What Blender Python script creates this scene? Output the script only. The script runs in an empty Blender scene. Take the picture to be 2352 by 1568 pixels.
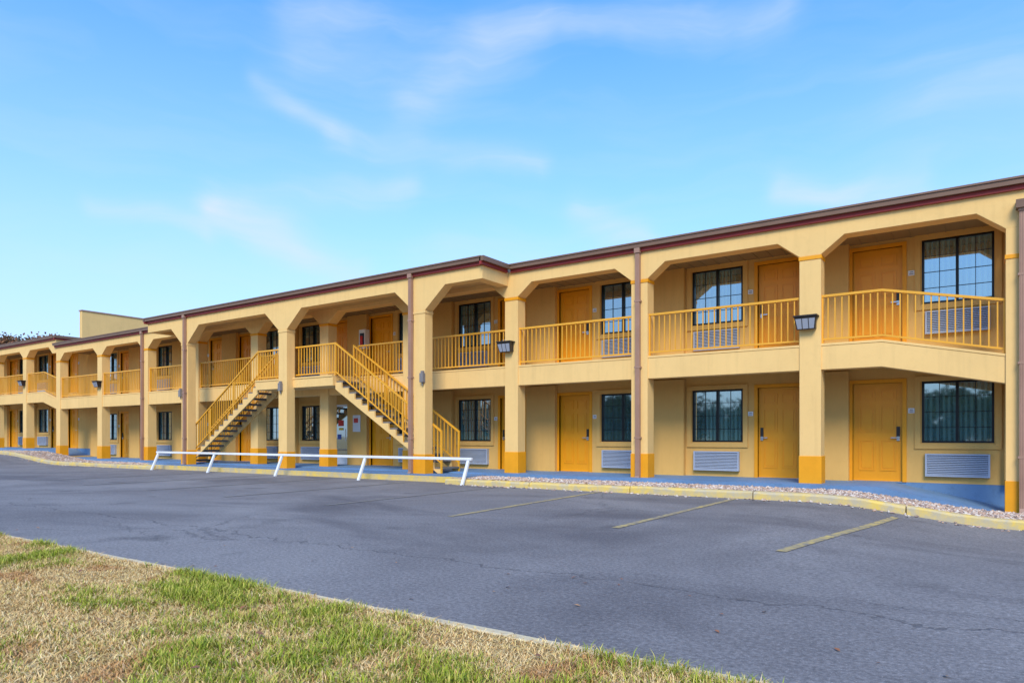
import bpy, math, random
import numpy as np
from mathutils import Vector, noise as mnoise
random.seed(4); rng=np.random.default_rng(7)
sc=bpy.context.scene
sc.view_settings.view_transform='Standard'
try: sc.view_settings.look='None'
except Exception: pass
sc.view_settings.exposure=0
COL=sc.collection

# ---------------------------------------------------------------- materials
def N(nt,t,**k):
    n=nt.nodes.new(t)
    for a,b in k.items(): setattr(n,a,b)
    return n
def newmat(name):
    m=bpy.data.materials.new(name); m.use_nodes=True
    nt=m.node_tree; b=nt.nodes['Principled BSDF']
    return m,nt,b
def coords(nt,scale=(1,1,1)):
    tc=N(nt,'ShaderNodeTexCoord'); mp=N(nt,'ShaderNodeMapping')
    mp.inputs['Scale'].default_value=scale
    nt.links.new(tc.outputs['Object'],mp.inputs['Vector']); return mp.outputs['Vector']
def noise(nt,v,scale,detail=4,rough=.55,dist=0):
    n=N(nt,'ShaderNodeTexNoise'); n.inputs['Scale'].default_value=scale
    n.inputs['Detail'].default_value=detail; n.inputs['Roughness'].default_value=rough
    n.inputs['Distortion'].default_value=dist
    nt.links.new(v,n.inputs['Vector']); return n.outputs['Fac']
def ramp(nt,f,stops):
    r=N(nt,'ShaderNodeValToRGB'); e=r.color_ramp.elements
    while len(e)<len(stops): e.new(.5)
    for i,(p,c) in enumerate(stops):
        e[i].position=p; e[i].color=(c[0],c[1],c[2],1) if hasattr(c,'__len__') else (c,c,c,1)
    nt.links.new(f,r.inputs['Fac']); return r.outputs['Color']
def mix(nt,a,b,f,mode='MIX'):
    m=N(nt,'ShaderNodeMix',data_type='RGBA',blend_type=mode)
    for s,v in ((6,a),(7,b)):
        if hasattr(v,'is_linked'): nt.links.new(v,m.inputs[s])
        else: m.inputs[s].default_value=(v[0],v[1],v[2],1)
    if hasattr(f,'is_linked'): nt.links.new(f,m.inputs[0])
    else: m.inputs[0].default_value=f
    return m.outputs[2]
def mth(nt,op,a,b=None,clamp=False):
    m=N(nt,'ShaderNodeMath',operation=op,use_clamp=clamp)
    for i,v in enumerate((a,b)):
        if v is None: continue
        if hasattr(v,'is_linked'): nt.links.new(v,m.inputs[i])
        else: m.inputs[i].default_value=v
    return m.outputs[0]
def bump(nt,b,h,strength=.3,dist=.01):
    n=N(nt,'ShaderNodeBump'); n.inputs['Strength'].default_value=strength; n.inputs['Distance'].default_value=dist
    nt.links.new(h,n.inputs['Height']); nt.links.new(n.outputs['Normal'],b.inputs['Normal'])

def paint(name,col,rough=.6,var=.12,vscale=1.2,bscale=80,bstr=.15,dirt=0.0,spec=.3,streak=0):
    m,nt,b=newmat(name); v=coords(nt)
    lo=[c*(1-var) for c in col]; hi=[min(1,c*(1+var)) for c in col]
    c=ramp(nt,noise(nt,v,vscale,5,.6),[(.3,lo),(.7,hi)])
    if dirt>0:
        d=ramp(nt,noise(nt,v,7,6,.7),[(.52,0),(.72,1)])
        c=mix(nt,c,[x*.55 for x in col],mth(nt,'MULTIPLY',d,dirt))
    if streak>0:
        vs=coords(nt,(5,5,.35))
        s=ramp(nt,noise(nt,vs,1.6,5,.6),[(.5,0),(.75,1)])
        c=mix(nt,c,[x*.62 for x in col],mth(nt,'MULTIPLY',s,streak))
    nt.links.new(c,b.inputs['Base Color'])
    b.inputs['Roughness'].default_value=rough; b.inputs['Specular IOR Level'].default_value=spec
    if bstr>0: bump(nt,b,noise(nt,v,bscale,3),bstr,.006)
    return m
M={}
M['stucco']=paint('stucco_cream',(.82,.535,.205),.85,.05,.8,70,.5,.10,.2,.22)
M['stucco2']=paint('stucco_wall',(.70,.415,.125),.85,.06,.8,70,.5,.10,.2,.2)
M['gold']=paint('gold_paint',(.82,.335,.010),.5,.07,2,60,.15,.16,.3,.1)
M['rail']=paint('rail_gold_paint',(.78,.375,.028),.42,.06,2,60,.05,.08,.4)
M['door']=paint('door_gold_paint',(.82,.325,.007),.4,.04,1.5,40,.04,.03,.4)
M['red']=paint('maroon_trim',(.27,.032,.025),.5,.1,2,40,.05)
M['gutter']=paint('brown_gutter_metal',(.19,.11,.07),.45,.1,2,40,.05)
M['pipe']=paint('downspout_metal',(.36,.21,.145),.45,.1,2,40,.05,.1)
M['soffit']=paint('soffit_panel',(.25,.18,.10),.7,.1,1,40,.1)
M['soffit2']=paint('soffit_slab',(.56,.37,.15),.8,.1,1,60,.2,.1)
M['walk']=paint('blue_painted_concrete',(.135,.245,.41),.6,.14,.9,50,.2,.45)
M['roof']=paint('roof_membrane',(.16,.14,.13),.9,.15,.5,20,.3)
M['black']=paint('black_frame',(.010,.011,.012),.35,.05,3,40,.0)
M['white']=paint('white_paint',(.78,.78,.78),.45,.06,3,60,.08,.2)
M['plate']=paint('white_plate',(.75,.75,.75),.4,.02,3,60,.0)
M['ac']=paint('grille_metal',(.37,.42,.52),.4,.05,3,40,.0,.1)
M['acd']=paint('grille_dark',(.05,.055,.07),.6,.05,3,40,.0)
M['bronze']=paint('bronze_fixture',(.035,.028,.024),.4,.1,3,40,.0)
M['steel']=paint('brushed_steel',(.5,.5,.5),.3,.05,3,40,.0); M['steel'].node_tree.nodes['Principled BSDF'].inputs['Metallic'].default_value=.9
M['tread']=paint('stair_tread_concrete',(.16,.15,.14),.8,.15,3,60,.2,.2)
M['greybox']=paint('grey_box',(.22,.20,.19),.5,.1,3,40,.0)
M['redp']=paint('red_sticker',(.6,.03,.02),.4,.02,3,40,.0)
M['yelp']=paint('yellow_sticker',(.8,.5,.03),.4,.02,3,40,.0)
M['blup']=paint('blue_sticker',(.05,.1,.35),.4,.02,3,40,.0)

m,nt,b=newmat('lamp_lens'); b.inputs['Base Color'].default_value=(.35,.37,.42,1); b.inputs['Roughness'].default_value=.15
M['lens']=m
def glassmat(name,ca,cb,gap):
    m,nt,b=newmat(name)
    v=coords(nt,(1,1,.05))
    w=N(nt,'ShaderNodeTexWave',bands_direction='X'); w.inputs['Scale'].default_value=3.2
    w.inputs['Distortion'].default_value=4.5; w.inputs['Detail'].default_value=2; w.inputs['Detail Scale'].default_value=1.2
    nt.links.new(v,w.inputs['Vector'])
    c=ramp(nt,w.outputs['Fac'],[(.0,ca),(.95,cb)])
    g=ramp(nt,noise(nt,coords(nt,(1,1,.1)),.9,2),[(.47,0),(.54,1)])
    c=mix(nt,c,(.02,.04,.045),mth(nt,'MULTIPLY',g,gap))
    nt.links.new(c,b.inputs['Base Color'])
    b.inputs['Roughness'].default_value=.9; b.inputs['Specular IOR Level'].default_value=.0
    gl=N(nt,'ShaderNodeBsdfGlossy'); gl.inputs['Roughness'].default_value=.03; gl.inputs['Color'].default_value=(.82,.94,.98,1)
    fr=N(nt,'ShaderNodeFresnel'); fr.inputs['IOR'].default_value=1.75
    ms=N(nt,'ShaderNodeMixShader')
    f=mth(nt,'MULTIPLY',mth(nt,'ADD',fr.outputs[0],.26),1.2,True)
    nt.links.new(f,ms.inputs[0]); nt.links.new(b.outputs[0],ms.inputs[1]); nt.links.new(gl.outputs[0],ms.inputs[2])
    nt.links.new(ms.outputs[0],nt.nodes['Material Output'].inputs['Surface'])
    bn=N(nt,'ShaderNodeBump'); bn.inputs['Strength'].default_value=.12; bn.inputs['Distance'].default_value=.02
    nt.links.new(noise(nt,coords(nt),1.1,1),bn.inputs['Height']); nt.links.new(bn.outputs[0],gl.inputs['Normal'])
    return m
M['glass']=glassmat('window_glass_curtain',(.07,.16,.155),(.17,.33,.32),.6)
M['glassd']=glassmat('door_glass',(.02,.03,.035),(.05,.07,.08),1)

# asphalt
m,nt,b=newmat('asphalt'); v=coords(nt)
c=ramp(nt,noise(nt,v,.25,8,.68,.6),[(.34,(.15,.137,.132)),(.5,(.205,.19,.182)),(.66,(.26,.242,.228))])
st=ramp(nt,noise(nt,coords(nt,(.35,.8,1)),.55,5,.55,.8),[(.52,0),(.66,1)])
c=mix(nt,c,(.10,.092,.094),mth(nt,'MULTIPLY',st,.7))
oil=ramp(nt,noise(nt,v,1.1,3,.5),[(.63,0),(.74,1)])
c=mix(nt,c,(.07,.065,.065),mth(nt,'MULTIPLY',oil,.5))
sp=ramp(nt,noise(nt,v,32,5,.8),[(.28,.45),(.5,1),(.72,1.7)])
c=mix(nt,c,sp,1.0,'MULTIPLY')
vo=N(nt,'ShaderNodeTexVoronoi'); vo.inputs['Scale'].default_value=60; nt.links.new(v,vo.inputs['Vector'])
ag=ramp(nt,vo.outputs['Distance'],[(.10,1),(.24,0)])
c=mix(nt,c,(.52,.49,.46),mth(nt,'MULTIPLY',ag,.45))
nv=N(nt,'ShaderNodeTexNoise'); nv.inputs['Scale'].default_value=1.3; nv.inputs['Detail'].default_value=5; nv.inputs['Roughness'].default_value=.65
nt.links.new(v,nv.inputs['Vector'])
va=N(nt,'ShaderNodeVectorMath',operation='MULTIPLY_ADD'); va.inputs[1].default_value=(.9,.9,0)
nt.links.new(nv.outputs['Color'],va.inputs[0]); nt.links.new(v,va.inputs[2])
vc=N(nt,'ShaderNodeTexVoronoi',feature='DISTANCE_TO_EDGE'); vc.inputs['Scale'].default_value=.27
mpc=N(nt,'ShaderNodeMapping'); mpc.inputs['Scale'].default_value=(.55,1.0,1); mpc.inputs['Location'].default_value=(2.3,.8,0)
nt.links.new(va.outputs[0],mpc.inputs[0]); nt.links.new(mpc.outputs[0],vc.inputs['Vector'])
cr=ramp(nt,vc.outputs['Distance'],[(.001,1),(.0035,0)])
cm=ramp(nt,noise(nt,v,.35,3),[(.45,0),(.55,1)])
crf=mth(nt,'MULTIPLY',mth(nt,'MULTIPLY',cr,cm),.6)
sv=N(nt,'ShaderNodeSeparateXYZ'); nt.links.new(va.outputs[0],sv.inputs[0])
for y0,wd in ((5.05,.010),):
    dd=mth(nt,'ABSOLUTE',mth(nt,'SUBTRACT',sv.outputs[1],y0+.2))
    ln=ramp(nt,mth(nt,'DIVIDE',dd,wd*2),[(.3,1),(1,0)])
    crf=mth(nt,'MAXIMUM',crf,mth(nt,'MULTIPLY',ln,.7))
c=mix(nt,c,(.05,.047,.048),mth(nt,'MULTIPLY',crf,.75))
nt.links.new(c,b.inputs['Base Color']); b.inputs['Roughness'].default_value=.8; b.inputs['Specular IOR Level'].default_value=.3
hh=mth(nt,'SUBTRACT',noise(nt,v,55,3,.7),crf)
bump(nt,b,hh,.7,.014)
M['asphalt']=m

def worn(name,col,under,lo,hi,rough=.7,sc=9):
    m,nt,b=newmat(name); v=coords(nt)
    f=ramp(nt,noise(nt,v,sc,8,.72),[(lo,0),(hi,1)])
    f2=ramp(nt,noise(nt,v,1.1,4,.6),[(.35,.45),(.65,1)])
    c=mix(nt,under,col,mth(nt,'MULTIPLY',f,f2))
    nt.links.new(c,b.inputs['Base Color']); b.inputs['Roughness'].default_value=rough
    bump(nt,b,noise(nt,v,60,3),.4,.008); return m
M['line']=worn('worn_yellow_marking',(.66,.48,.13),(.22,.20,.17),.40,.60)
M['linef']=worn('faded_marking',(.30,.27,.17),(.20,.185,.175),.47,.66)
M['kerb']=worn('worn_yellow_kerb',(.80,.54,.08),(.50,.42,.27),.38,.58,.7,4)
M['kerbw']=worn('pale_concrete_edge',(.76,.60,.35),(.50,.42,.27),.3,.5)
def lawn(name,far=False):
    m,nt,b=newmat(name); v=coords(nt)
    s=1.15 if not far else .15
    c=ramp(nt,noise(nt,v,s,6,.65),[(.28,(.16,.16,.04)),(.38,(.40,.27,.10)),(.68,(.56,.37,.15))])
    c=mix(nt,c,ramp(nt,noise(nt,v,60,3,.7),[(.25,.5),(.75,1.35)]),1,'MULTIPLY')
    nt.links.new(c,b.inputs['Base Color']); b.inputs['Roughness'].default_value=.95
    bump(nt,b,noise(nt,v,40,4,.7),.8,.03); return m
M['lawn']=lawn('lawn_thatch'); M['field']=lawn('far_field',True)
m,nt,b=newmat('grass_blades'); a=N(nt,'ShaderNodeVertexColor',layer_name='Col'); nt.links.new(a.outputs['Color'],b.inputs['Base Color'])
b.inputs['Roughness'].default_value=.8; b.inputs['Specular IOR Level'].default_value=.1; M['blade']=m
m,nt,b=newmat('foliage'); a=N(nt,'ShaderNodeVertexColor',layer_name='Col'); nt.links.new(a.outputs['Color'],b.inputs['Base Color'])
b.inputs['Roughness'].default_value=.8; M['leaf']=m
M['bark']=paint('bark',(.09,.065,.045),.9,.3,5,30,.6)
m,nt,b=newmat('gravel_bed'); v=coords(nt)
vo=N(nt,'ShaderNodeTexVoronoi'); vo.inputs['Scale'].default_value=22; nt.links.new(v,vo.inputs['Vector'])
c=ramp(nt,vo.outputs['Color'],[(.1,(.24,.16,.12)),(.5,(.45,.32,.24)),(.9,(.60,.49,.39))])
nt.links.new(c,b.inputs['Base Color']); b.inputs['Roughness'].default_value=.9
bump(nt,b,vo.outputs['Distance'],1,.03); M['gravel']=m
m,nt,b=newmat('gravel_stones'); g=N(nt,'ShaderNodeVertexColor',layer_name='Col'); nt.links.new(g.outputs['Color'],b.inputs['Base Color']); b.inputs['Roughness'].default_value=.85; M['stone']=m

# ---------------------------------------------------------------- mesh builder
import bmesh
class MB:
    def __init__(s): s.v=[]; s.f=[]; s.mi=[]; s.mats=[]
    def mat(s,k):
        if k not in s.mats: s.mats.append(k)
        return s.mats.index(k)
    def add(s,vs,fs,k):
        o=len(s.v); s.v+= [tuple(p) for p in vs]; i=s.mat(k)
        for f in fs: s.f.append(tuple(o+j for j in f)); s.mi.append(i)
    def box(s,x0,x1,y0,y1,z0,z1,k):
        if x0>x1:x0,x1=x1,x0
        s.add([(x0,y0,z0),(x1,y0,z0),(x1,y1,z0),(x0,y1,z0),(x0,y0,z1),(x1,y0,z1),(x1,y1,z1),(x0,y1,z1)],
              [(0,3,2,1),(4,5,6,7),(0,1,5,4),(1,2,6,5),(2,3,7,6),(3,0,4,7)],k)
    def hexa(s,bot,top,k):
        s.add(list(bot)+list(top),[(0,3,2,1),(4,5,6,7),(0,1,5,4),(1,2,6,5),(2,3,7,6),(3,0,4,7)],k)
    def quad(s,a,b,c,d,k): s.add([a,b,c,d],[(0,1,2,3)],k)
    def xz(s,pts,y0,y1,k):
        n=len(pts); vs=[(x,y0,z) for x,z in pts]+[(x,y1,z) for x,z in pts]
        fs=[tuple(range(n)),tuple(range(2*n-1,n-1,-1))]+[(i,n+i,n+(i+1)%n,(i+1)%n) for i in range(n)]
        s.add(vs,fs,k)
    def tube(s,p,q,r,k,n=10):
        p=Vector(p);q=Vector(q);d=(q-p).normalized()
        u=d.orthogonal().normalized(); w=d.cross(u)
        vs=[tuple(c+r*(math.cos(2*math.pi*i/n)*u+math.sin(2*math.pi*i/n)*w)) for c in (p,q) for i in range(n)]
        fs=[(i,(i+1)%n,n+(i+1)%n,n+i) for i in range(n)]+[tuple(range(n-1,-1,-1)),tuple(range(n,2*n))]
        s.add(vs,fs,k)
    def mesh(s,name):
        me=bpy.data.meshes.new(name); me.from_pydata(s.v,[],s.f)
        for k in s.mats: me.materials.append(M[k])
        me.polygons.foreach_set('material_index',s.mi)
        bm=bmesh.new(); bm.from_mesh(me); bmesh.ops.recalc_face_normals(bm,faces=bm.faces); bm.to_mesh(me); bm.free()
        me.update(); return me
    def obj(s,name,parent=None,bev=0):
        o=bpy.data.objects.new(name,s.mesh(name)); COL.objects.link(o)
        if parent: o.parent=parent
        if bev:
            b=o.modifiers.new('bev','BEVEL'); b.width=bev; b.segments=2; b.limit_method='ANGLE'
        return o
def empty(name):
    o=bpy.data.objects.new(name,None); COL.objects.link(o); return o
def sm(t): t=max(0,min(1,t)); return t*t*(3-2*t)
def H(x,y):
    fy=sm((y-5)/6.5)
    return (-.27*sm((x+2.6)/3.0)+.36*sm((-x-31)/6))*fy
def lerp_ramp(x):
    if x>-1.74: return -.40*min(1,(x+1.74)/1.9)
    if x<-36.2: return .38*min(1,(-36.2-x)/1.5)
    return 0.

# ---------------------------------------------------------------- ground
def sheet(name,x0,x1,y0,y1,nx,ny,k,off=0,xs=None,ys=None):
    xs=np.linspace(x0,x1,nx) if xs is None else xs; ys=np.linspace(y0,y1,ny) if ys is None else ys
    vs=[(x,y,H(x,y)+off) for y in ys for x in xs]; w=len(xs)
    fs=[(j*w+i,j*w+i+1,(j+1)*w+i+1,(j+1)*w+i) for j in range(len(ys)-1) for i in range(w-1)]
    me=bpy.data.meshes.new(name); me.from_pydata(vs,[],fs); me.materials.append(M[k])
    for p in me.polygons: p.use_smooth=True
    o=bpy.data.objects.new(name,me); COL.objects.link(o); return o
xs=np.concatenate([[-1500,-600,-200],np.arange(-100,41,2.),[80,200,600,1500]])
ys=np.concatenate([[-1500,-500,-150,-50],np.arange(-20,31,2.),[60,200,600,1500]])
sheet('ground',0,0,0,0,0,0,'field',-.09,xs,ys)
sheet('parking_lot',-75,30,3.15,14.35,211,57,'asphalt')
sheet('lawn',-75,30,-18,3.08,120,30,'lawn',.025)
mb=MB()
x=-40.
while x<12:
    L=random.uniform(1.0,2.2); j=random.uniform(-.012,.012); k=random.uniform(-.008,.008)
    mb.hexa([(x,3.07+j,-.06),(x+L-.012,3.07+k,-.06),(x+L-.012,3.165+k,-.06),(x,3.165+j,-.06)],[(x,3.07+j,.034+k*.5),(x+L-.012,3.07+k,.034+k*.5),(x+L-.012,3.165+k,.028),(x,3.165+j,.028)],'kerbw'); x+=L
mb.obj('concrete_edging',bev=.012)

def loft(name,xs,prof,k,parent=None,bev=0):
    mb=MB(); n=len(prof); vs=[]
    for x in xs:
        for (y,zf) in prof: vs.append((x,y,zf(x)))
    fs=[]
    for i in range(len(xs)-1):
        for j in range(n): a=i*n+j; b_=i*n+(j+1)%n; fs.append((a,b_,b_+n,a+n))
    fs.append(tuple(range(n))); fs.append(tuple((len(xs)-1)*n+j for j in range(n)))
    mb.add(vs,fs,k); return mb.obj(name,parent,bev)
z=lambda x:H(x,12.8)
for a,bb in ((-10.75,14),(-60,-25.3)):
    X=np.arange(a,bb+.01,.25)
    mb=MB(); x=a
    while x<bb:
        L=2.4; n=8; xsq=[x+ (L-.02)*i/n for i in range(n+1)]; vs=[]; dz=random.uniform(-.008,.008)
        for q in xsq:
            r=random.uniform(-.014,.012)
            vs+=[(q,12.72,z(q)-.1),(q,12.722+abs(r)*.4,z(q)+.10+r+dz),(q,12.755+abs(r)*.5,z(q)+.133+r*.4+dz),(q,12.88,z(q)+.14+dz),(q,12.89,z(q)-.1)]
        fs=[(i*5+j,i*5+(j+1)%5,(i+1)*5+(j+1)%5,(i+1)*5+j) for i in range(n) for j in range(5)]+[tuple(range(5)),tuple(n*5+j for j in range(5))]
        mb.add(vs,fs,'kerb'); x+=L
    mb.obj('kerb')
    loft('gravel_bed',X,[(12.89,lambda x:z(x)-.1),(12.89,lambda x:z(x)+.10),(14.32,lambda x:max(z(x),lerp_ramp(x)-.1)+.11),(14.32,lambda x:z(x)-.1)],'gravel')
def stones(name,n,regions):
    V=[];F=[];C=[]
    base=np.array([(1,0,0),(0,1,0),(-1,0,0),(0,-1,0),(0,0,1),(0,0,-1)],float)
    fc=[(0,1,4),(1,2,4),(2,3,4),(3,0,4),(1,0,5),(2,1,5),(3,2,5),(0,3,5)]
    for _ in range(n):
        x0,x1=regions[0] if random.random()<.72 else regions[1]
        x=random.uniform(x0,x1); y=random.uniform(12.86,14.33)
        t=(y-12.89)/1.43; z=(1-t)*(H(x,12.8)+.10)+t*(max(H(x,12.8),lerp_ramp(x)-.1)+.11)
        if y<12.89: z=H(x,12.8)+.14
        if random.random()<.02: y=random.uniform(12.4,12.7); z=H(x,y)+.004
        s=random.uniform(.012,.034); a=random.uniform(0,6.28)
        sc_=np.array([s*random.uniform(.8,1.5),s,s*random.uniform(.5,.9)])
        p=(base+rng.normal(0,.18,base.shape))*sc_; ca,sa=math.cos(a),math.sin(a)
        q=np.stack([p[:,0]*ca-p[:,1]*sa+x,p[:,0]*sa+p[:,1]*ca+y,p[:,2]+z+s*.3],1)
        o=len(V); V+=q.tolist(); F+=[(o+i,o+j,o+k) for i,j,k in fc]
        c=random.choice([(.50,.34,.25),(.62,.50,.40),(.36,.25,.19),(.66,.57,.48),(.54,.35,.23),(.27,.2,.17)])
        C+=[(*c,1)]*6
    me=bpy.data.meshes.new(name); me.from_pydata(V,[],F); me.materials.append(M['stone'])
    ca=me.color_attributes.new('Col','FLOAT_COLOR','POINT'); ca.data.foreach_set('color',np.array(C,dtype=np.float32).ravel())
    o=bpy.data.objects.new(name,me); COL.objects.link(o)
stones('gravel',15000,[(-10.7,1.5),(-40,-25.4)])

X=[-60,-50,-37.7,-36.2,-30,-20,-10,-1.74,.16,14]
wl=lambda x:lerp_ramp(x)+.2
loft('walkway',X,[(14.30,lambda x:wl(x)-.5),(14.30,lambda x:wl(x)),(16.6,lambda x:wl(x)),(16.6,lambda x:wl(x)-.5)],'walk')
mb=MB(); mb.box(-25.35,-10.7,13.30,14.30,-.2,.165,'walk'); mb.box(-25.35,-10.7,13.16,13.30,-.2,.14,'kerb'); mb.obj('walkway_apron',bev=.01)
def line(x0,y0,x1,y1,k='line',w=.1):
    mb=MB(); n=24
    vs=[]
    for i in range(n+1):
        t=i/n; x=x0+(x1-x0)*t; y=y0+(y1-y0)*t
        for s in (-w/2,w/2): vs.append((x+s,y,H(x+s,y)+.006))
    mb.add(vs,[(2*i,2*i+1,2*i+3,2*i+2) for i in range(n)],k); mb.obj('parking_line_marking')
line(-1.24,12.1,-1.72,7.1); line(-3.85,12.7,-3.8,7.7); line(-6.6,12.7,-6.25,7.5)
for x in (-9.1,-11.9,-14.7,-17.5,-20.3): line(x,12.6,x+.15,7.6,'linef')
line(1.4,12.1,1.2,7.1)

# lawn blades
def blades(n,x0,x1,y0,y1,seed):
    r=np.random.default_rng(seed)
    x=r.uniform(x0,x1,n); y=r.uniform(y0,y1,n)
    P=np.array([mnoise.noise(Vector((a*.9,b_*1.3,3.3)))+.55*mnoise.noise(Vector((a*3.1,b_*3.1,7.7)))+.35*mnoise.noise(Vector((a*9,b_*9,2.7))) for a,b_ in zip(x,y)])
    P2=np.array([mnoise.noise(Vector((a*2.3+9,b_*2.7,1.3))) for a,b_ in zip(x,y)])
    green=(P+r.normal(0,.24,n))>.33
    h=np.where(green,r.uniform(.02,.055,n),r.uniform(.010,.036,n))*(1+.6*np.clip(P,-.6,1))
    lean=r.uniform(.3,1.6,n)*h*np.where(green,.9,1.7); a=r.uniform(0,6.283,n)
    w=r.uniform(.0015,.0032,n); z=np.full(n,.02)
    dx=np.cos(a); dy=np.sin(a); px=-dy; py=dx
    v=np.zeros((n,5,3))
    v[:,0]=np.stack([x-px*w,y-py*w,z],1); v[:,1]=np.stack([x+px*w,y+py*w,z],1)
    mx=x+dx*lean*.4; my=y+dy*lean*.4; mz=z+h*.7
    v[:,2]=np.stack([mx+px*w*.8,my+py*w*.8,mz],1); v[:,3]=np.stack([mx-px*w*.8,my-py*w*.8,mz],1)
    v[:,4]=np.stack([x+dx*lean,y+dy*lean,z+h],1)
    v=v.reshape(-1,3)
    me=bpy.data.meshes.new('grass_blades'); me.vertices.add(5*n); me.vertices.foreach_set('co',v.ravel())
    base=np.arange(n)*5
    q=np.stack([base,base+1,base+2,base+3],1); t=np.stack([base+3,base+2,base+4],1)
    loops=np.concatenate([q.ravel(),t.ravel()]); me.loops.add(len(loops)); me.loops.foreach_set('vertex_index',loops.astype(np.int32))
    me.polygons.add(2*n); me.polygons.foreach_set('loop_start',np.concatenate([np.arange(n)*4,4*n+np.arange(n)*3]).astype(np.int32))
    me.update(calc_edges=True)
    straw=np.array([(.95,.64,.27),(.84,.53,.20),(.98,.74,.38),(.68,.40,.15),(.88,.66,.24)]); gr=np.array([(.32,.38,.03),(.46,.47,.06),(.20,.28,.03),(.62,.53,.12)])
    c=np.where(green[:,None],gr[r.integers(0,4,n)],straw[r.integers(0,5,n)])*r.uniform(.7,1.1,(n,1))
    c=np.where(((P2>.36)&~green)[:,None],c*np.array([.80,.66,.62]),c)
    c=np.clip(c,0,.98)
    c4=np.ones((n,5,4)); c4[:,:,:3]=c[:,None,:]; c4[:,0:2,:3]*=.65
    ca=me.color_attributes.new('Col','FLOAT_COLOR','POINT'); ca.data.foreach_set('color',c4.astype(np.float32).ravel())
    me.materials.append(M['blade']); return me
g=empty('grass')
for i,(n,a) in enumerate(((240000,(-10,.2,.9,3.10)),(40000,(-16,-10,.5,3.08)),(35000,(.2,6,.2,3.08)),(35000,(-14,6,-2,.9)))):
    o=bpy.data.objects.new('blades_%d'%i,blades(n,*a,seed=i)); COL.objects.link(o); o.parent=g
V=[];F=[];C=[]
for i in range(240):
    x=random.uniform(-10,3); y=random.uniform(.6,3.0) if random.random()<.85 else random.uniform(3.2,5); zz_=.05+random.uniform(0,.02) if y<3.05 else .008
    s=random.uniform(.012,.026); a=random.uniform(0,6.28); u=Vector((math.cos(a),math.sin(a),random.uniform(-.2,.4)))*s; w_=Vector((-math.sin(a),math.cos(a),random.uniform(-.1,.4)))*s*.6; p=Vector((x,y,zz_))
    o=len(V); V+=[tuple(p-u),tuple(p+w_),tuple(p+u),tuple(p-w_+Vector((0,0,s*.3)))]; F.append((o,o+1,o+2,o+3)); c=random.choice([(.30,.12,.05),(.22,.10,.05),(.42,.22,.09)]); C+=[(*c,1)]*4
me=bpy.data.meshes.new('fallen_leaves'); me.from_pydata(V,[],F); me.materials.append(M['leaf'])
ca=me.color_attributes.new('Col','FLOAT_COLOR','POINT'); ca.data.foreach_set('color',np.array(C,dtype=np.float32).ravel())
COL.objects.link(bpy.data.objects.new('fallen_leaves',me))

# ---------------------------------------------------------------- building
B=empty('motel_building')
YC=14.70; YCB=15.05; YW=16.2; YP=13.60; YPB=13.90
walls=MB(); trim=MB(); glass=MB(); doors=MB(); slabs=MB(); cols=MB(); beams=MB(); roof=MB(); hw=MB(); base=MB()

def wall(x0,x1,z0,z1,ops,k,y=YW):
    xs=sorted({x0,x1,*[o[0] for o in ops],*[o[1] for o in ops]}); zs=sorted({z0,z1,*[o[2] for o in ops],*[o[3] for o in ops]})
    for i in range(len(xs)-1):
        for j in range(len(zs)-1):
            cx=(xs[i]+xs[i+1])/2; cz=(zs[j]+zs[j+1])/2
            if any(o[0]<cx<o[1] and o[2]<cz<o[3] for o in ops): continue
            walls.quad((xs[i],y,zs[j]),(xs[i+1],y,zs[j]),(xs[i+1],y,zs[j+1]),(xs[i],y,zs[j+1]),k)
    for a,b_,c,d in ops:
        e=.14
        walls.quad((a,y,c),(a,y+e,c),(a,y+e,d),(a,y,d),k); walls.quad((b_,y,c),(b_,y+e,c),(b_,y+e,d),(b_,y,d),k)
        walls.quad((a,y,d),(b_,y,d),(b_,y+e,d),(a,y+e,d),k); walls.quad((a,y,c),(b_,y,c),(b_,y+e,c),(a,y+e,c),k)
def frame(mb,x0,x1,z0,z1,w,y0,y1,k,bottom=True):
    mb.box(x0,x0+w,y0,y1,z0,z1,k); mb.box(x1-w,x1,y0,y1,z0,z1,k)
    mb.box(x0+w,x1-w,y0,y1,z1-w,z1,k)
    if bottom: mb.box(x0+w,x1-w,y0,y1,z0,z0+w,k)
def window(xc,z0,z1,w=1.2,lw=None):
    x0,x1=xc-w/2,xc+w/2
    glass.quad((x0,YW+.085,z0),(x1,YW+.085,z0),(x1,YW+.085,z1),(x0,YW+.085,z1),'glass')
    frame(trim,x0,x1,z0,z1,.04,YW+.02,YW+.10,'black')
    trim.box(xc-.025,xc+.025,YW+.025,YW+.09,z0+.04,z1-.04,'black')
    for s in (-1,1): 
        c=xc+s*w/4; trim.box(c-.005,c+.005,YW+.068,YW+.08,z0+.04,z1-.04,'black')
    for i in (1,2,3):
        z=z0+(z1-z0)*i/4; trim.box(x0+.04,xc-.025,YW+.069,YW+.079,z-.005,z+.005,'black'); trim.box(xc+.025,x1-.04,YW+.069,YW+.079,z-.005,z+.005,'black')
    frame(trim,x0-.12,x1+.12,z0-.12,z1+.10,.10,YW-.035,YW+.004,'stucco2')
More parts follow.
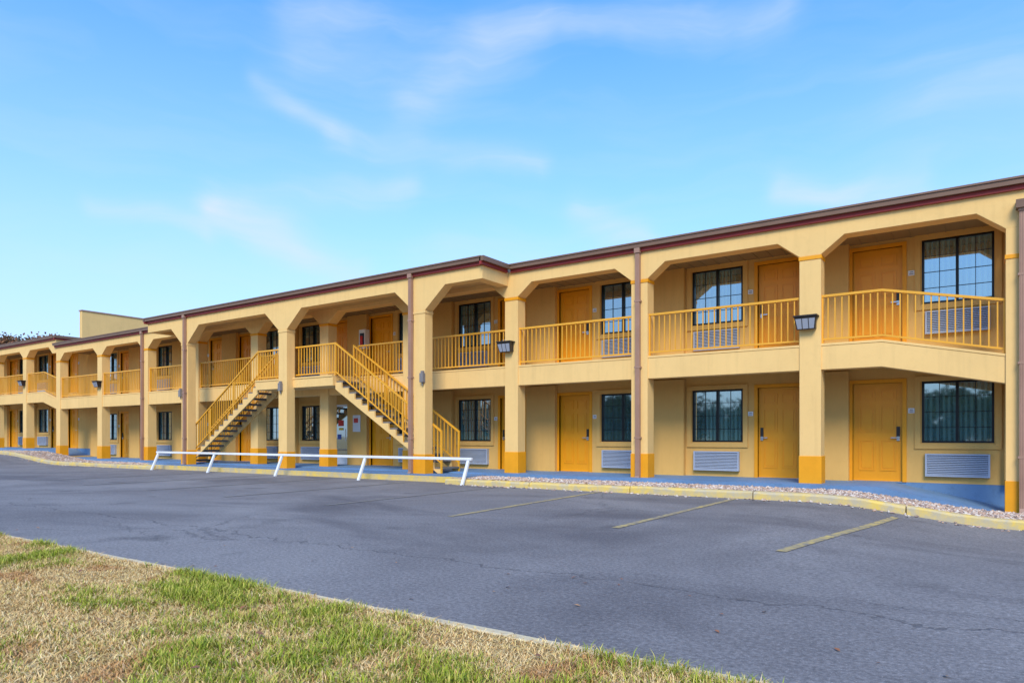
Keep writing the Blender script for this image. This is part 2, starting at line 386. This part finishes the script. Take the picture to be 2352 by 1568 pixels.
def door(xc,z0,hinge=1,h=2.03,w=.92):
    x0,x1=xc-w/2,xc+w/2; z1=z0+h
    y=YW+.06
    doors.box(x0,x1,y,y+.05,z0,z1,'door')
    frame(doors,x0-.075,x1+.075,z0,z1+.075,.075,YW-.02,YW+.07,'gold',False)
    pw=w*.33
    for sx in (-1,1):
        for (a,b_) in ((.22,.86),(1.02,1.56),(1.66,1.90)):
            cx=xc+sx*w*.215
            frame(doors,cx-pw/2,cx+pw/2,z0+a,z0+b_,.026,y-.012,y+.004,'door')
            doors.box(cx-pw/2+.055,cx+pw/2-.055,y-.010,y+.004,z0+a+.055,z0+b_-.055,'door')
    lx=xc+hinge*(w/2-.08)
    hw.box(lx-.032,lx+.032,y-.025,y-.001,z0+.93,z0+1.13,'bronze')
    hw.box(lx-.028,lx+.028,y-.026,y-.001,z0+.84,z0+.928,'steel')
    hw.box(lx-.13 if hinge>0 else lx,lx if hinge>0 else lx+.13,y-.065,y-.045,z0+.89,z0+.912,'steel'); hw.tube((lx,y-.055,z0+.90),(lx,y-.02,z0+.90),.011,'steel',8)
    hw.box(x0,x1,YW-.01,y+.05,z0-.012,z0+.008,'steel')
def plate(x,z):
    hw.box(x-.055,x+.055,YW-.014,YW+.002,z-.05,z+.05,'plate')
    hw.box(x-.035,x+.035,YW-.017,YW-.0145,z-.03,z-.012,'greybox'); hw.box(x-.03,x+.03,YW-.017,YW-.0145,z+.008,z+.024,'greybox')
def acmesh():
    mb=MB(); w,h=1.04,.42
    mb.box(-w/2,w/2,-.06,.06,0,h,'acd')
    frame(mb,-w/2-.015,w/2+.015,-.015,h+.015,.03,-.10,.0,'ac')
    n=11
    for i in range(n):
        z=.02+(h-.04)*i/n
        mb.hexa([(-w/2+.015,-.098,z),(w/2-.015,-.098,z),(w/2-.015,-.06,z+.022),(-w/2+.015,-.06,z+.022)],
                [(-w/2+.015,-.098,z+.015),(w/2-.015,-.098,z+.015),(w/2-.015,-.06,z+.032),(-w/2+.015,-.06,z+.032)],'ac')
    return mb.mesh('air_conditioner_grille')
AC=acmesh()
def ac(x,z):
    o=bpy.data.objects.new('air_conditioner',AC); o.location=(x,YW,z); COL.objects.link(o)

Ps=[4.22]+[-2.98-7.2*i for i in range(7)]
def dzx(x): return .38 if x<-36.2 else (-.40 if x>.62 else 0)
secs=[(-50.,-36.2,.38),(-36.2,.62,0.),(.62,9.,-.40)]
for (sx0,sx1,dz) in secs:
    ops=[]
    for P in Ps:
        for s in (-1,1):
            xd=P+s*.98; xw=P+s*2.38
            if sx0<xd-.5 and xd+.5<sx1:
                for lev,(z0) in enumerate((.2+dz,2.98+dz)):
                    special = abs(P+17.38)<.01 and s==-1 and lev==0
                    ops.append((xd-.46,xd+.46,z0,z0+2.03))
                    if special:
                        x0,x1=xd-.46,xd+.46; frame(doors,x0,x1,z0,z0+2.03,.07,YW+.02,YW+.09,'white'); doors.box(x0+.07,x1-.07,YW+.03,YW+.08,z0+.07,z0+.25,'white')
                        glass.quad((x0,YW+.06,z0+.07),(x1,YW+.06,z0+.07),(x1,YW+.06,z0+2.0),(x0,YW+.06,z0+2.0),'glassd')
                        doors.box(xd-.14,xd+.12,YW+.05,YW+.057,z0+1.3,z0+1.5,'redp'); doors.box(xd-.1,xd+.1,YW+.045,YW+.049,z0+1.16,z0+1.24,'yelp'); doors.box(xd-.18,xd+.0,YW+.05,YW+.057,z0+.85,z0+1.02,'blup')
                        doors.box(xd+.30,xd+.33,YW-.04,YW-.02,z0+.8,z0+1.2,'steel')
                    else: door(xd,z0,-1 if s<0 else 1)
                    plate(P+s*1.60,z0+1.45)
            if sx0<xw-.7 and xw+.7<sx1:
                ops.append((xw-.6,xw+.6,1.0+dz,2.23+dz)); window(xw,1.0+dz,2.23+dz); ac(xw,.35+dz)
                ops.append((xw-.6,xw+.6,3.78+dz,5.06+dz)); window(xw,3.78+dz,5.06+dz); ac(xw,3.18+dz)
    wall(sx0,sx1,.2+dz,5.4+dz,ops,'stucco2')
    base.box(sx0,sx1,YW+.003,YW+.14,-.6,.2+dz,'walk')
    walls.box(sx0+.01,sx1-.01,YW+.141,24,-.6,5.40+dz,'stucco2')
x=4.22
while x>-48:
    dz=dzx(x)
    for z0,z1 in ((.2+dz,2.5+dz),(2.95+dz,5.2+dz)):
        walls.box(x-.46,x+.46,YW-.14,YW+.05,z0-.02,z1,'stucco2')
    x-=3.6

def us(x): return lerp_ramp(x)
XS=[-50,-37.7,-36.2,-1.74,.16,9]
def loftx(mb,xs,prof,k):
    n=len(prof); vs=[(x,y,z+us(x)) for x in xs for y,z in prof]; fs=[]
    for i in range(len(xs)-1):
        for j in range(n): a=i*n+j; b_=i*n+(j+1)%n; fs.append((a,b_,b_+n,a+n))
    fs+= [tuple(range(n)),tuple((len(xs)-1)*n+j for j in range(n))]
    mb.add(vs,fs,k)
loftx(slabs,XS,[(14.73,2.44),(14.73,2.90),(15.0,2.90),(15.0,2.44)],'stucco')
loftx(slabs,XS,[(14.72,2.903),(14.72,2.95),(16.25,2.95),(16.25,2.903)],'stucco')
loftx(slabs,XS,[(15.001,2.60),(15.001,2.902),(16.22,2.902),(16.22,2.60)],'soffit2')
slabs.box(-19.7,-16.0,13.84,14.728,2.64,2.90,'stucco'); slabs.box(-19.7,-16.0,13.82,14.719,2.903,2.952,'stucco')

def column(xc,y0,y1,z0,zc,gold_top,cap='gold',w=.40):
    x0,x1=xc-w/2,xc+w/2
    cols.box(x0,x1,y0,y1,z0+.02,zc,'stucco')
    cols.box(x0-.012,x1+.012,y0-.012,y1+.012,z0,gold_top,'gold')
    cols.box(x0-.014,x1+.014,y0-.014,y1+.014,zc-.08,zc-.005,cap)
CX=[-36.0,-32.0,-28.2,-24.6,-21.0,-17.4,-13.8,-10.2,-6.65,-3.0]
for x in CX: column(x,YC,YCB,.06,4.70,.74)
column(.36,YC,YCB,-.45,4.25,.36)
for x in (-39.7,-43.4,-47.1): column(x,YC,YCB,.35,5.08,1.1)
for x in (3.95,7.5): column(x,YC,YCB,-.45,4.30,.34)
for x in (-12.37,-18.0,-23.44): column(x,YP,YPB,.05,4.42,.67,'stucco')
def beam(x0,x1,cx,y0,y1,zc,zb,zt,cw,hw_=.20):
    bot=[]; cx=sorted(cx)
    if not(cx and cx[0]-hw_<=x0+.01): bot.append((x0,zb))
    for i,c in enumerate(cx):
        if c-hw_-cw>x0: bot.append((c-hw_-cw,zb))
        bot.append((max(x0,c-hw_),zc))
        bot.append((min(c+hw_,x1),zc))
        if c+hw_+cw<x1: bot.append((c+hw_+cw,zb))
    if not(cx and cx[-1]+hw_>=x1-.01): bot.append((x1,zb))
    beams.xz(bot+[(x1,zt),(x0,zt)],y0,y1,'stucco')
beam(-36.2,.62,CX+[.36],YC,YCB,4.70,5.03,5.35,.42)
cols.box(.162,.558,YC+.002,YCB-.002,4.2,4.72,'stucco')
beam(-50,-36.2,[-47.1,-43.4,-39.7,-36.4],YC+.003,YCB,5.08,5.41,5.73,.42)
beam(.62,9,[.82,3.95,7.5],YC+.003,YCB,4.30,4.63,4.95,.42)
beam(-25.9,-10.3,[-12.37,-18.0,-23.44],YP,YPB,4.42,5.0,5.35,.68)
for x in (-10.3,-25.9):
    s=-1 if x>-20 else 1
    a,b_=(x-.3,x-.003) if s<0 else (x+.003,x+.3)
    beams.box(a,b_,YPB+.001,YC-.001,5.0,5.349,'stucco')
def rooftrim(x0,x1,dz,yf=YC,ends=True):
    roof.box(x0-.02,x1+.02,yf-.06,yf-.001,5.32+dz,5.40+dz,'red')
    roof.box(x0-.04,x1+.04,yf-.13,yf-.002,5.402+dz,5.51+dz,'gutter')
    roof.box(x0-.05,x1+.05,yf-.150,yf-.120,5.49+dz,5.525+dz,'gutter')
def endtrim(x,y0,y1,s,dz=0):
    a,b_=(x+.001,x+.06) if s>0 else (x-.06,x-.001)
    roof.box(a,b_,y0,y1,5.32+dz,5.40+dz,'red')
    a,b_=(x+.001,x+.13) if s>0 else (x-.13,x-.001)
    roof.box(a,b_,y0,y1,5.402+dz,5.52+dz,'gutter')
rooftrim(-10.17,.70,0); rooftrim(-36.25,-26.03,0); rooftrim(-25.9,-10.3,0,YP)
endtrim(-10.3,YP-.13,YC-.1,1); endtrim(-25.9,YP-.13,YC-.1,-1)
rooftrim(-50,-36.3,.38); rooftrim(.75,9,-.40); endtrim(-36.2,YC-.13,24,1,.38); endtrim(.66,YC-.13,24,1,0)
for x0,x1,dz in secs:
    roof.box(x0,x1,YCB-.1,24,5.352+dz,5.47+dz,'roof')
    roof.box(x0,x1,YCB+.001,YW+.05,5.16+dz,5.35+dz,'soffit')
    n=int((x1-x0)/.3)
    for i in range(n): roof.box(x0+i*.3,x0+i*.3+.02,YCB+.002,YW,5.15+dz,5.162+dz,'soffit')
roof.box(-25.88,-10.32,YP-.05,YC+.5,5.352,5.46,'roof')
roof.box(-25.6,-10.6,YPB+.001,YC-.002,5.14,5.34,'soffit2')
beams.box(-36.85,-36.6,16.0,25,5.5,7.28,'stucco'); roof.box(-36.88,-36.57,15.97,25.03,7.282,7.34,'pipe')
roof.box(-10.9,-10.3,17.0,17.6,5.4,5.95,'gutter')
for mbx,n,bv in ((walls,'walls',0),(base,'foundation',0),(trim,'window_frames',0),(glass,'window_glass',0),(doors,'doors',0),(slabs,'balcony_slabs',.006),(cols,'columns',.006),(beams,'arched_beams',.006),(roof,'roof',0),(hw,'door_hardware',0)):
    mbx.obj(n,B,bv)

# ---------------------------------------------------------------- railings
def railing(mb,x0,x1,y,zf,off=None,step=.125,h=.96,k='rail'):
    seg=[x0]+[x for x in (-37.7,-36.2,-1.74,.16) if x0<x<x1]+[x1]
    for a,b_ in zip(seg[:-1],seg[1:]):
        for lo,hi,t in ((h-.045,h,.03),(.07,.105,.017)):
            mb.hexa([(a,y-t,zf(a)+lo),(b_,y-t,zf(b_)+lo),(b_,y+t,zf(b_)+lo),(a,y+t,zf(a)+lo)],
                    [(a,y-t,zf(a)+hi),(b_,y-t,zf(b_)+hi),(b_,y+t,zf(b_)+hi),(a,y+t,zf(a)+hi)],k)
    n=max(1,int(round((x1-x0)/step)))
    for i in range(1,n):
        x=x0+(x1-x0)*i/n; mb.box(x-.011,x+.011,y-.011,y+.011,zf(x)+.1,zf(x)+h-.04,k)
RA=[-47.1,-43.4,-39.7]+CX+[.36]
fl=lambda x:2.95+us(x)
for a,b_ in zip(RA[:-1],RA[1:]):
    a+=.19;b_-=.19
    pieces=[(a,b_)]
    if b_<-16.0 and a>-21: pieces=[]
    if a<-19.7<b_: pieces=[(a,-19.7)]
    if a<-16.0<b_: pieces=[(-15.95,b_)]
    for p,q in pieces:
        if q-p>.3:
            mb=MB(); railing(mb,p,q,14.80,fl); 
            for x in (p+.02,q-.02): mb.box(x-.02,x+.02,14.78,14.82,fl(x)-.0,fl(x)+.95,'rail')
            mb.obj('balcony_railing')
for a,b_ in ((.55,3.76),(4.14,7.31)):
    mb=MB(); railing(mb,a,b_,14.80,lambda x:2.55); mb.obj('balcony_railing')

# ---------------------------------------------------------------- staircases
def stair(xt,s):
    E=empty('exterior_staircase')
    st=MB(); tr=MB(); rl=MB()
    y0,y1=13.93,14.70; n=15; g=.273; r=.175; zt=2.95
    for i in range(1,n+1):
        a=xt+s*(i-1)*g; b_=a+s*(g+.025); z=zt-i*r
        tr.box(a,b_,y0+.05,y1-.05,z-.045,z,'tread')
        tr.box(a+s*.004,a+s*.03,y0+.05,y1-.05,z-.07,z-.046,'tread')
    top=[(xt,zt-.02)]
    for i in range(1,n+1):
        a=xt+s*(i-1)*g; z=zt-i*r-.046
        top+= [(a+s*.012,z),(a+s*g,z)]
    xb=xt+s*n*g
    bot=[(xb,.17),(xb-s*.12,.17),(xt+s*.02,zt-.42)]
    pts=top+bot
    if s>0: pts=pts[::-1]
    for y in (y0,y1-.05): st.xz(pts,y,y+.05,'stucco')
    sl=-r/g
    def zz(x): return zt+ (abs(x-xt))*sl
    for y in (y0+.02,y1-.03):
        x1=xb
        for lo,hi,t in ((.92,.965,.03),(.09,.125,.017)):
            a,b_=(xt,x1) if s>0 else (x1,xt)
            rl.hexa([(a,y-t,zz(a)+lo),(b_,y-t,zz(b_)+lo),(b_,y+t,zz(b_)+lo),(a,y+t,zz(a)+lo)],
                    [(a,y-t,zz(a)+hi),(b_,y-t,zz(b_)+hi),(b_,y+t,zz(b_)+hi),(a,y+t,zz(a)+hi)],'rail')
        m_=int(n*g/.125)
        for i in range(1,m_):
            x=xt+s*n*g*i/m_; rl.box(x-.011,x+.011,y-.011,y+.011,zz(x)+.1,zz(x)+.93,'rail')
        rl.box(xt-.022,xt+.022,y-.022,y+.022,zt,zt+.97,'rail')
        rl.box(x1-.022,x1+.022,y-.022,y+.022,.17,zz(x1)+.97,'rail')
        for i in (5,10): 
            x=xt+s*i*g; rl.box(x-.018,x+.018,y-.018,y+.018,zz(x)-.2,zz(x)+.93,'rail')
    st.obj('stringers',E); tr.obj('treads',E); rl.obj('handrails',E)
stair(-16.0,1); stair(-19.7,-1)
mb=MB(); railing(mb,-19.7,-18.2,13.95,lambda x:2.95); railing(mb,-17.8,-16.0,13.95,lambda x:2.95); mb.obj('landing_railing')

# ---------------------------------------------------------------- fixtures
def flood():
    mb=MB()
    mb.hexa([(-.17,-.14,-.13),(.17,-.14,-.13),(.17,.0,-.11),(-.17,.0,-.11)],[(-.21,-.22,.12),(.21,-.22,.12),(.17,.0,.13),(-.17,.0,.13)],'bronze')
    mb.hexa([(-.15,-.155,-.115),(.15,-.155,-.115),(.15,-.13,-.115),(-.15,-.13,-.115)],[(-.18,-.222,.075),(.18,-.222,.075),(.18,-.2,.075),(-.18,-.2,.075)],'lens')
    mb.box(-.22,.22,-.24,-.0,.121,.145,'bronze')
    for x in (-.06,.06): mb.hexa([(x-.006,-.16,-.115),(x+.006,-.16,-.115),(x+.006,-.14,-.115),(x-.006,-.14,-.115)],[(x-.006,-.228,.075),(x+.006,-.228,.075),(x+.006,-.2,.075),(x-.006,-.2,.075)],'bronze')
    mb.box(-.06,.06,-.02,.02,-.08,.08,'bronze')
    return mb.mesh('wall_floodlight')
FL=flood()
for x,y,z in ((-3.05,YC,3.36),(-10.3,YC,3.42),(-32.0,YC,3.42),(-39.75,YC,3.8)):
    o=bpy.data.objects.new('wall_floodlight',FL); o.location=(x,y,z); COL.objects.link(o)
for x,y,z in ((-12.22,YP,2.66),(-18.05,YP,2.66),(-23.62,YP,2.66)):
    mb=MB(); mb.box(x-.06,x+.06,y-.10,y-.0,z-.12,z+.12,'greybox'); mb.box(x-.035,x+.035,y-.08,y,z+.12,z+.18,'greybox'); mb.tube((x,y-.04,z-.12),(x,y-.04,z-.2),.02,'greybox'); mb.obj('electrical_box',bev=.006)
def spout(x,yf,zb,zt):
    mb=MB(); w=.052
    mb.box(x-w,x+w,yf-.10,yf-.018,zb+.16,zt,'pipe')
    for i in range(-1,2): mb.box(x+i*.03-.006,x+i*.03+.006,yf-.106,yf-.1,zb+.16,zt,'pipe')
    mb.hexa([(x-w,yf-.2,zb),(x+w,yf-.2,zb),(x+w,yf-.12,zb),(x-w,yf-.12,zb)],[(x-w,yf-.10,zb+.159),(x+w,yf-.10,zb+.159),(x+w,yf-.018,zb+.159),(x-w,yf-.018,zb+.159)],'pipe')
    for z in (zb+1.0,zb+2.6,zb+4.1): mb.box(x-w-.02,x+w+.02,yf-.108,yf-.001,z,z+.04,'pipe')
    mb.box(x-w-.015,x+w+.015,yf-.125,yf-.01,zt-.12,zt,'pipe')
    mb.obj('downspout')
spout(-6.66,YC,.08,5.41); spout(-12.62,YP,.06,5.41); spout(-23.35,YP,.06,5.41); spout(-28.34,YC,.08,5.41); spout(.40,YC-.02,-.25,5.06)
mb=MB(); mb.box(.30,.52,YC-.19,YC-.0,4.98,5.12,'gutter'); mb.obj('downspout_head')
mb=MB(); mb.box(-17.06,-16.78,YW-.34,YW-.142,4.0,4.62,'white'); mb.box(-17.02,-16.82,YW-.347,YW-.341,4.05,4.5,'acd'); mb.tube((-16.92,YW-.36,4.1),(-16.92,YW-.36,4.4),.05,'redp'); mb.obj('fire_extinguisher_cabinet')
mb=MB(); mb.box(-17.55,-17.2,YW-.16,YW-.142,1.3,1.85,'plate'); mb.box(-17.5,-17.3,YW-.165,YW-.161,1.6,1.75,'redp'); mb.obj('notice_board')
mb=MB()
xsr=[-10.15,-13.6,-17.05,-20.45,-23.8]
mb.box(-23.9,-10.05,12.83,12.90,.57,.635,'white')
for x in xsr:
    mb.hexa([(x-.035,12.58,-.02),(x+.035,12.58,-.02),(x+.035,12.65,-.02),(x-.035,12.65,-.02)],[(x-.035,12.83,.57),(x+.035,12.83,.57),(x+.035,12.90,.57),(x-.035,12.90,.57)],'white')
mb.obj('parking_guard_rail',bev=.01)

# ---------------------------------------------------------------- trees
def tree(x,y,h,r,pal,nclump=40,leafs=150,low=-.3,ls=1.):
    V=[];F=[];C=[];Mi=[]
    T=Vector((x,y,-.1))
    def limb(p,q,r0,r1):
        d=(q-p).normalized(); u=d.orthogonal().normalized(); w=d.cross(u); n=7
        o=len(V)
        for c,rr in ((p,r0),(q,r1)):
            for i in range(n): V.append(tuple(c+rr*(math.cos(6.283*i/n)*u+math.sin(6.283*i/n)*w))); C.append((.09,.065,.045,1))
        for i in range(n): F.append((o+i,o+(i+1)%n,o+n+(i+1)%n,o+n+i)); Mi.append(1)
    top=T+Vector((random.uniform(-.3,.3),random.uniform(-.3,.3),h*.62)); limb(T,top,h*.035,h*.015)
    for i in range(nclump):
        a=random.uniform(0,6.28); el=random.uniform(low,1.2); rr=r*random.uniform(.35,1)
        c=T+Vector((math.cos(a)*rr*math.cos(el),math.sin(a)*rr*math.cos(el),h*.60+math.sin(el)*h*.35))
        if i%3==0: limb(T+Vector((0,0,h*random.uniform(.3,.55))),c,h*.012,h*.003)
        col=random.choice(pal); cs=r*random.uniform(.18,.34)
        for j in range(leafs):
            p=c+Vector((random.gauss(0,1),random.gauss(0,1),random.gauss(0,.8)))*cs*.6
            s=random.uniform(.06,.14)*max(1,h/8)*ls; u=Vector((random.gauss(0,1),random.gauss(0,1),random.gauss(0,1))).normalized(); w=u.orthogonal().normalized()
            o=len(V); V.extend([tuple(p-u*s),tuple(p+w*s*.6),tuple(p+u*s),tuple(p-w*s*.6)]); F.append((o,o+1,o+2,o+3)); Mi.append(0)
            k=random.uniform(.6,1.25); C.extend([(col[0]*k,col[1]*k,col[2]*k,1)]*4)
    return V,F,C,Mi
def treeobj(name,specs):
    V=[];F=[];C=[];Mi=[]
    for sp in specs:
        v,f,c,mi=tree(*sp); o=len(V); V+=v; F+=[tuple(i+o for i in q) for q in f]; C+=c; Mi+=mi
    me=bpy.data.meshes.new(name); me.from_pydata(V,[],F); me.materials.append(M['leaf']); me.materials.append(M['bark'])
    me.polygons.foreach_set('material_index',Mi)
    ca=me.color_attributes.new('Col','FLOAT_COLOR','POINT'); ca.data.foreach_set('color',np.array(C,dtype=np.float32).ravel())
    o=bpy.data.objects.new(name,me); COL.objects.link(o)
aut=[(.16,.07,.02),(.2,.09,.03),(.10,.06,.03),(.08,.08,.03),(.14,.05,.02)]
grn=[(.06,.09,.03),(.08,.11,.04),(.05,.07,.03),(.11,.10,.04)]
treeobj('distant_trees',[(-89+random.uniform(-1,1)-i*3.2,34.5+random.uniform(-1,2),12.6+random.uniform(-.5,.6)+i*.35,3.6,aut,30,120) for i in range(8)])
treeobj('reflection_tree_row',[(-72+i*4.6+random.uniform(-1,1),-46+random.uniform(-4,4),5.0+random.uniform(-1.0,1.5),4.6,grn,34,50,-1.5,3.4) for i in range(28)])  # unseen row added behind the camera so the lower windows reflect dark foliage

# ---------------------------------------------------------------- world
w=bpy.data.worlds.new('World'); sc.world=w; w.use_nodes=True; nt=w.node_tree; nt.nodes.clear()
SE=math.radians(42); SAZ=math.radians(152)
sky=N(nt,'ShaderNodeTexSky',sky_type='NISHITA'); sky.sun_disc=False; sky.sun_elevation=SE; sky.sun_rotation=SAZ
sky.air_density=1.0; sky.dust_density=.3; sky.ozone_density=1.5
tc=N(nt,'ShaderNodeTexCoord'); sx=N(nt,'ShaderNodeSeparateXYZ'); nt.links.new(tc.outputs['Generated'],sx.inputs[0])
az=mth(nt,'MULTIPLY',mth(nt,'ARCTAN2',sx.outputs[0],sx.outputs[1]),57.2958)
el=mth(nt,'MULTIPLY',mth(nt,'ARCSINE',sx.outputs[2]),57.2958)
cb=N(nt,'ShaderNodeCombineXYZ'); nt.links.new(az,cb.inputs[0]); nt.links.new(el,cb.inputs[1])
nz=N(nt,'ShaderNodeTexNoise'); nz.inputs['Scale'].default_value=.11; nz.inputs['Detail'].default_value=3; nz.inputs['Roughness'].default_value=.45
nt.links.new(cb.outputs[0],nz.inputs['Vector'])
wp=N(nt,'ShaderNodeVectorMath',operation='MULTIPLY_ADD'); wp.inputs[1].default_value=(7,4.5,0)
nt.links.new(nz.outputs['Color'],wp.inputs[0])
off=N(nt,'ShaderNodeVectorMath',operation='SUBTRACT'); off.inputs[1].default_value=(3.5,2.25,0); nt.links.new(cb.outputs[0],off.inputs[0])
nt.links.new(off.outputs[0],wp.inputs[2]); P=wp.outputs[0]
segs=[((-53,30.5),(-33,31.3),1.7,.32),((-36,30.6),(-13,30.2),1.2,.55),((-52,27.6),(-34,29.2),1.7,.38),((-43,25.8),(-36,29.5),1.4,.28),
      ((-54.5,25.6),(-49,23),.75,.5),((-49.5,23.2),(-33,21.8),1.0,.5),((-65,15.8),(-58,14.2),.8,.5),((-57.5,16),(-47,13.4),1.3,.85),
      ((-58,16.5),(-44,20),1.4,.4),((-13.5,18.6),(-5,16.6),1.2,.7),((-3,22),(8,20),3.5,.3),((-29,18.2),(-23,15.5),1.4,.55),((-40,14),(-20,12),2.5,.35),
      ((-170,22),(-110,28),6,.6),((150,12),(200,17),5,.9)]
tot=None
for a,b_,wd,s in segs:
    ab=(b_[0]-a[0],b_[1]-a[1]); L2=ab[0]**2+ab[1]**2
    pa=N(nt,'ShaderNodeVectorMath',operation='SUBTRACT'); nt.links.new(P,pa.inputs[0]); pa.inputs[1].default_value=(a[0],a[1],0)
    dt=N(nt,'ShaderNodeVectorMath',operation='DOT_PRODUCT'); nt.links.new(pa.outputs[0],dt.inputs[0]); dt.inputs[1].default_value=(ab[0]/L2,ab[1]/L2,0)
    t=mth(nt,'ADD',dt.outputs['Value'],0,True)
    sc_=N(nt,'ShaderNodeVectorMath',operation='SCALE'); sc_.inputs[0].default_value=(ab[0],ab[1],0); nt.links.new(t,sc_.inputs['Scale'])
    df=N(nt,'ShaderNodeVectorMath',operation='SUBTRACT'); nt.links.new(pa.outputs[0],df.inputs[0]); nt.links.new(sc_.outputs[0],df.inputs[1])
    ln=N(nt,'ShaderNodeVectorMath',operation='LENGTH'); nt.links.new(df.outputs[0],ln.inputs[0])
    q=mth(nt,'POWER',mth(nt,'DIVIDE',ln.outputs['Value'],wd),2)
    e=mth(nt,'MULTIPLY',mth(nt,'POWER',2.718,mth(nt,'MULTIPLY',q,-1)),s)
    tot=e if tot is None else mth(nt,'ADD',tot,e)
mp=N(nt,'ShaderNodeMapping'); mp.inputs['Rotation'].default_value=(0,0,math.radians(12)); mp.inputs['Scale'].default_value=(.06,.36,1)
nt.links.new(P,mp.inputs['Vector']); sn=noise(nt,mp.outputs[0],1.0,5,.55,.3)
stv=ramp(nt,sn,[(.28,.2),(.72,.9)])
cl=mth(nt,'MULTIPLY',tot,stv)
gen=mth(nt,'MULTIPLY',ramp(nt,sn,[(.45,0),(.8,1)]),.14)
cl=mth(nt,'ADD',cl,gen,True)
tint=mix(nt,sky.outputs[0],(.60,1.58,2.5),1.0,'MULTIPLY')
hz=ramp(nt,mth(nt,'DIVIDE',el,40.),[(.0,.95),(.2,.74),(.45,.36),(.85,.0)])
c=mix(nt,tint,(4.7,5.5,6.75),hz)
c=mix(nt,c,(5.0,5.7,6.8),cl)
bg=N(nt,'ShaderNodeBackground'); bg.inputs['Strength'].default_value=.15
nt.links.new(c,bg.inputs['Color']); wo=N(nt,'ShaderNodeOutputWorld'); nt.links.new(bg.outputs[0],wo.inputs[0])
sd=bpy.data.lights.new('sun','SUN'); sd.energy=3.5; sd.angle=math.radians(24); sd.color=(1,.89,.70)
so=bpy.data.objects.new('sun',sd); COL.objects.link(so)
dirv=Vector((math.sin(SAZ)*math.cos(SE),math.cos(SAZ)*math.cos(SE),math.sin(SE)))
so.rotation_euler=dirv.to_track_quat('Z','Y').to_euler()
cd=bpy.data.cameras.new('camera'); co=bpy.data.objects.new('camera',cd); COL.objects.link(co)
cd.sensor_width=36; cd.lens=36*1600/2352; cd.shift_y=221/2352; cd.clip_end=4000; cd.clip_start=.05
co.location=(0,0,1.10); co.rotation_euler=(math.radians(90),0,math.radians(34.7))
sc.camera=co
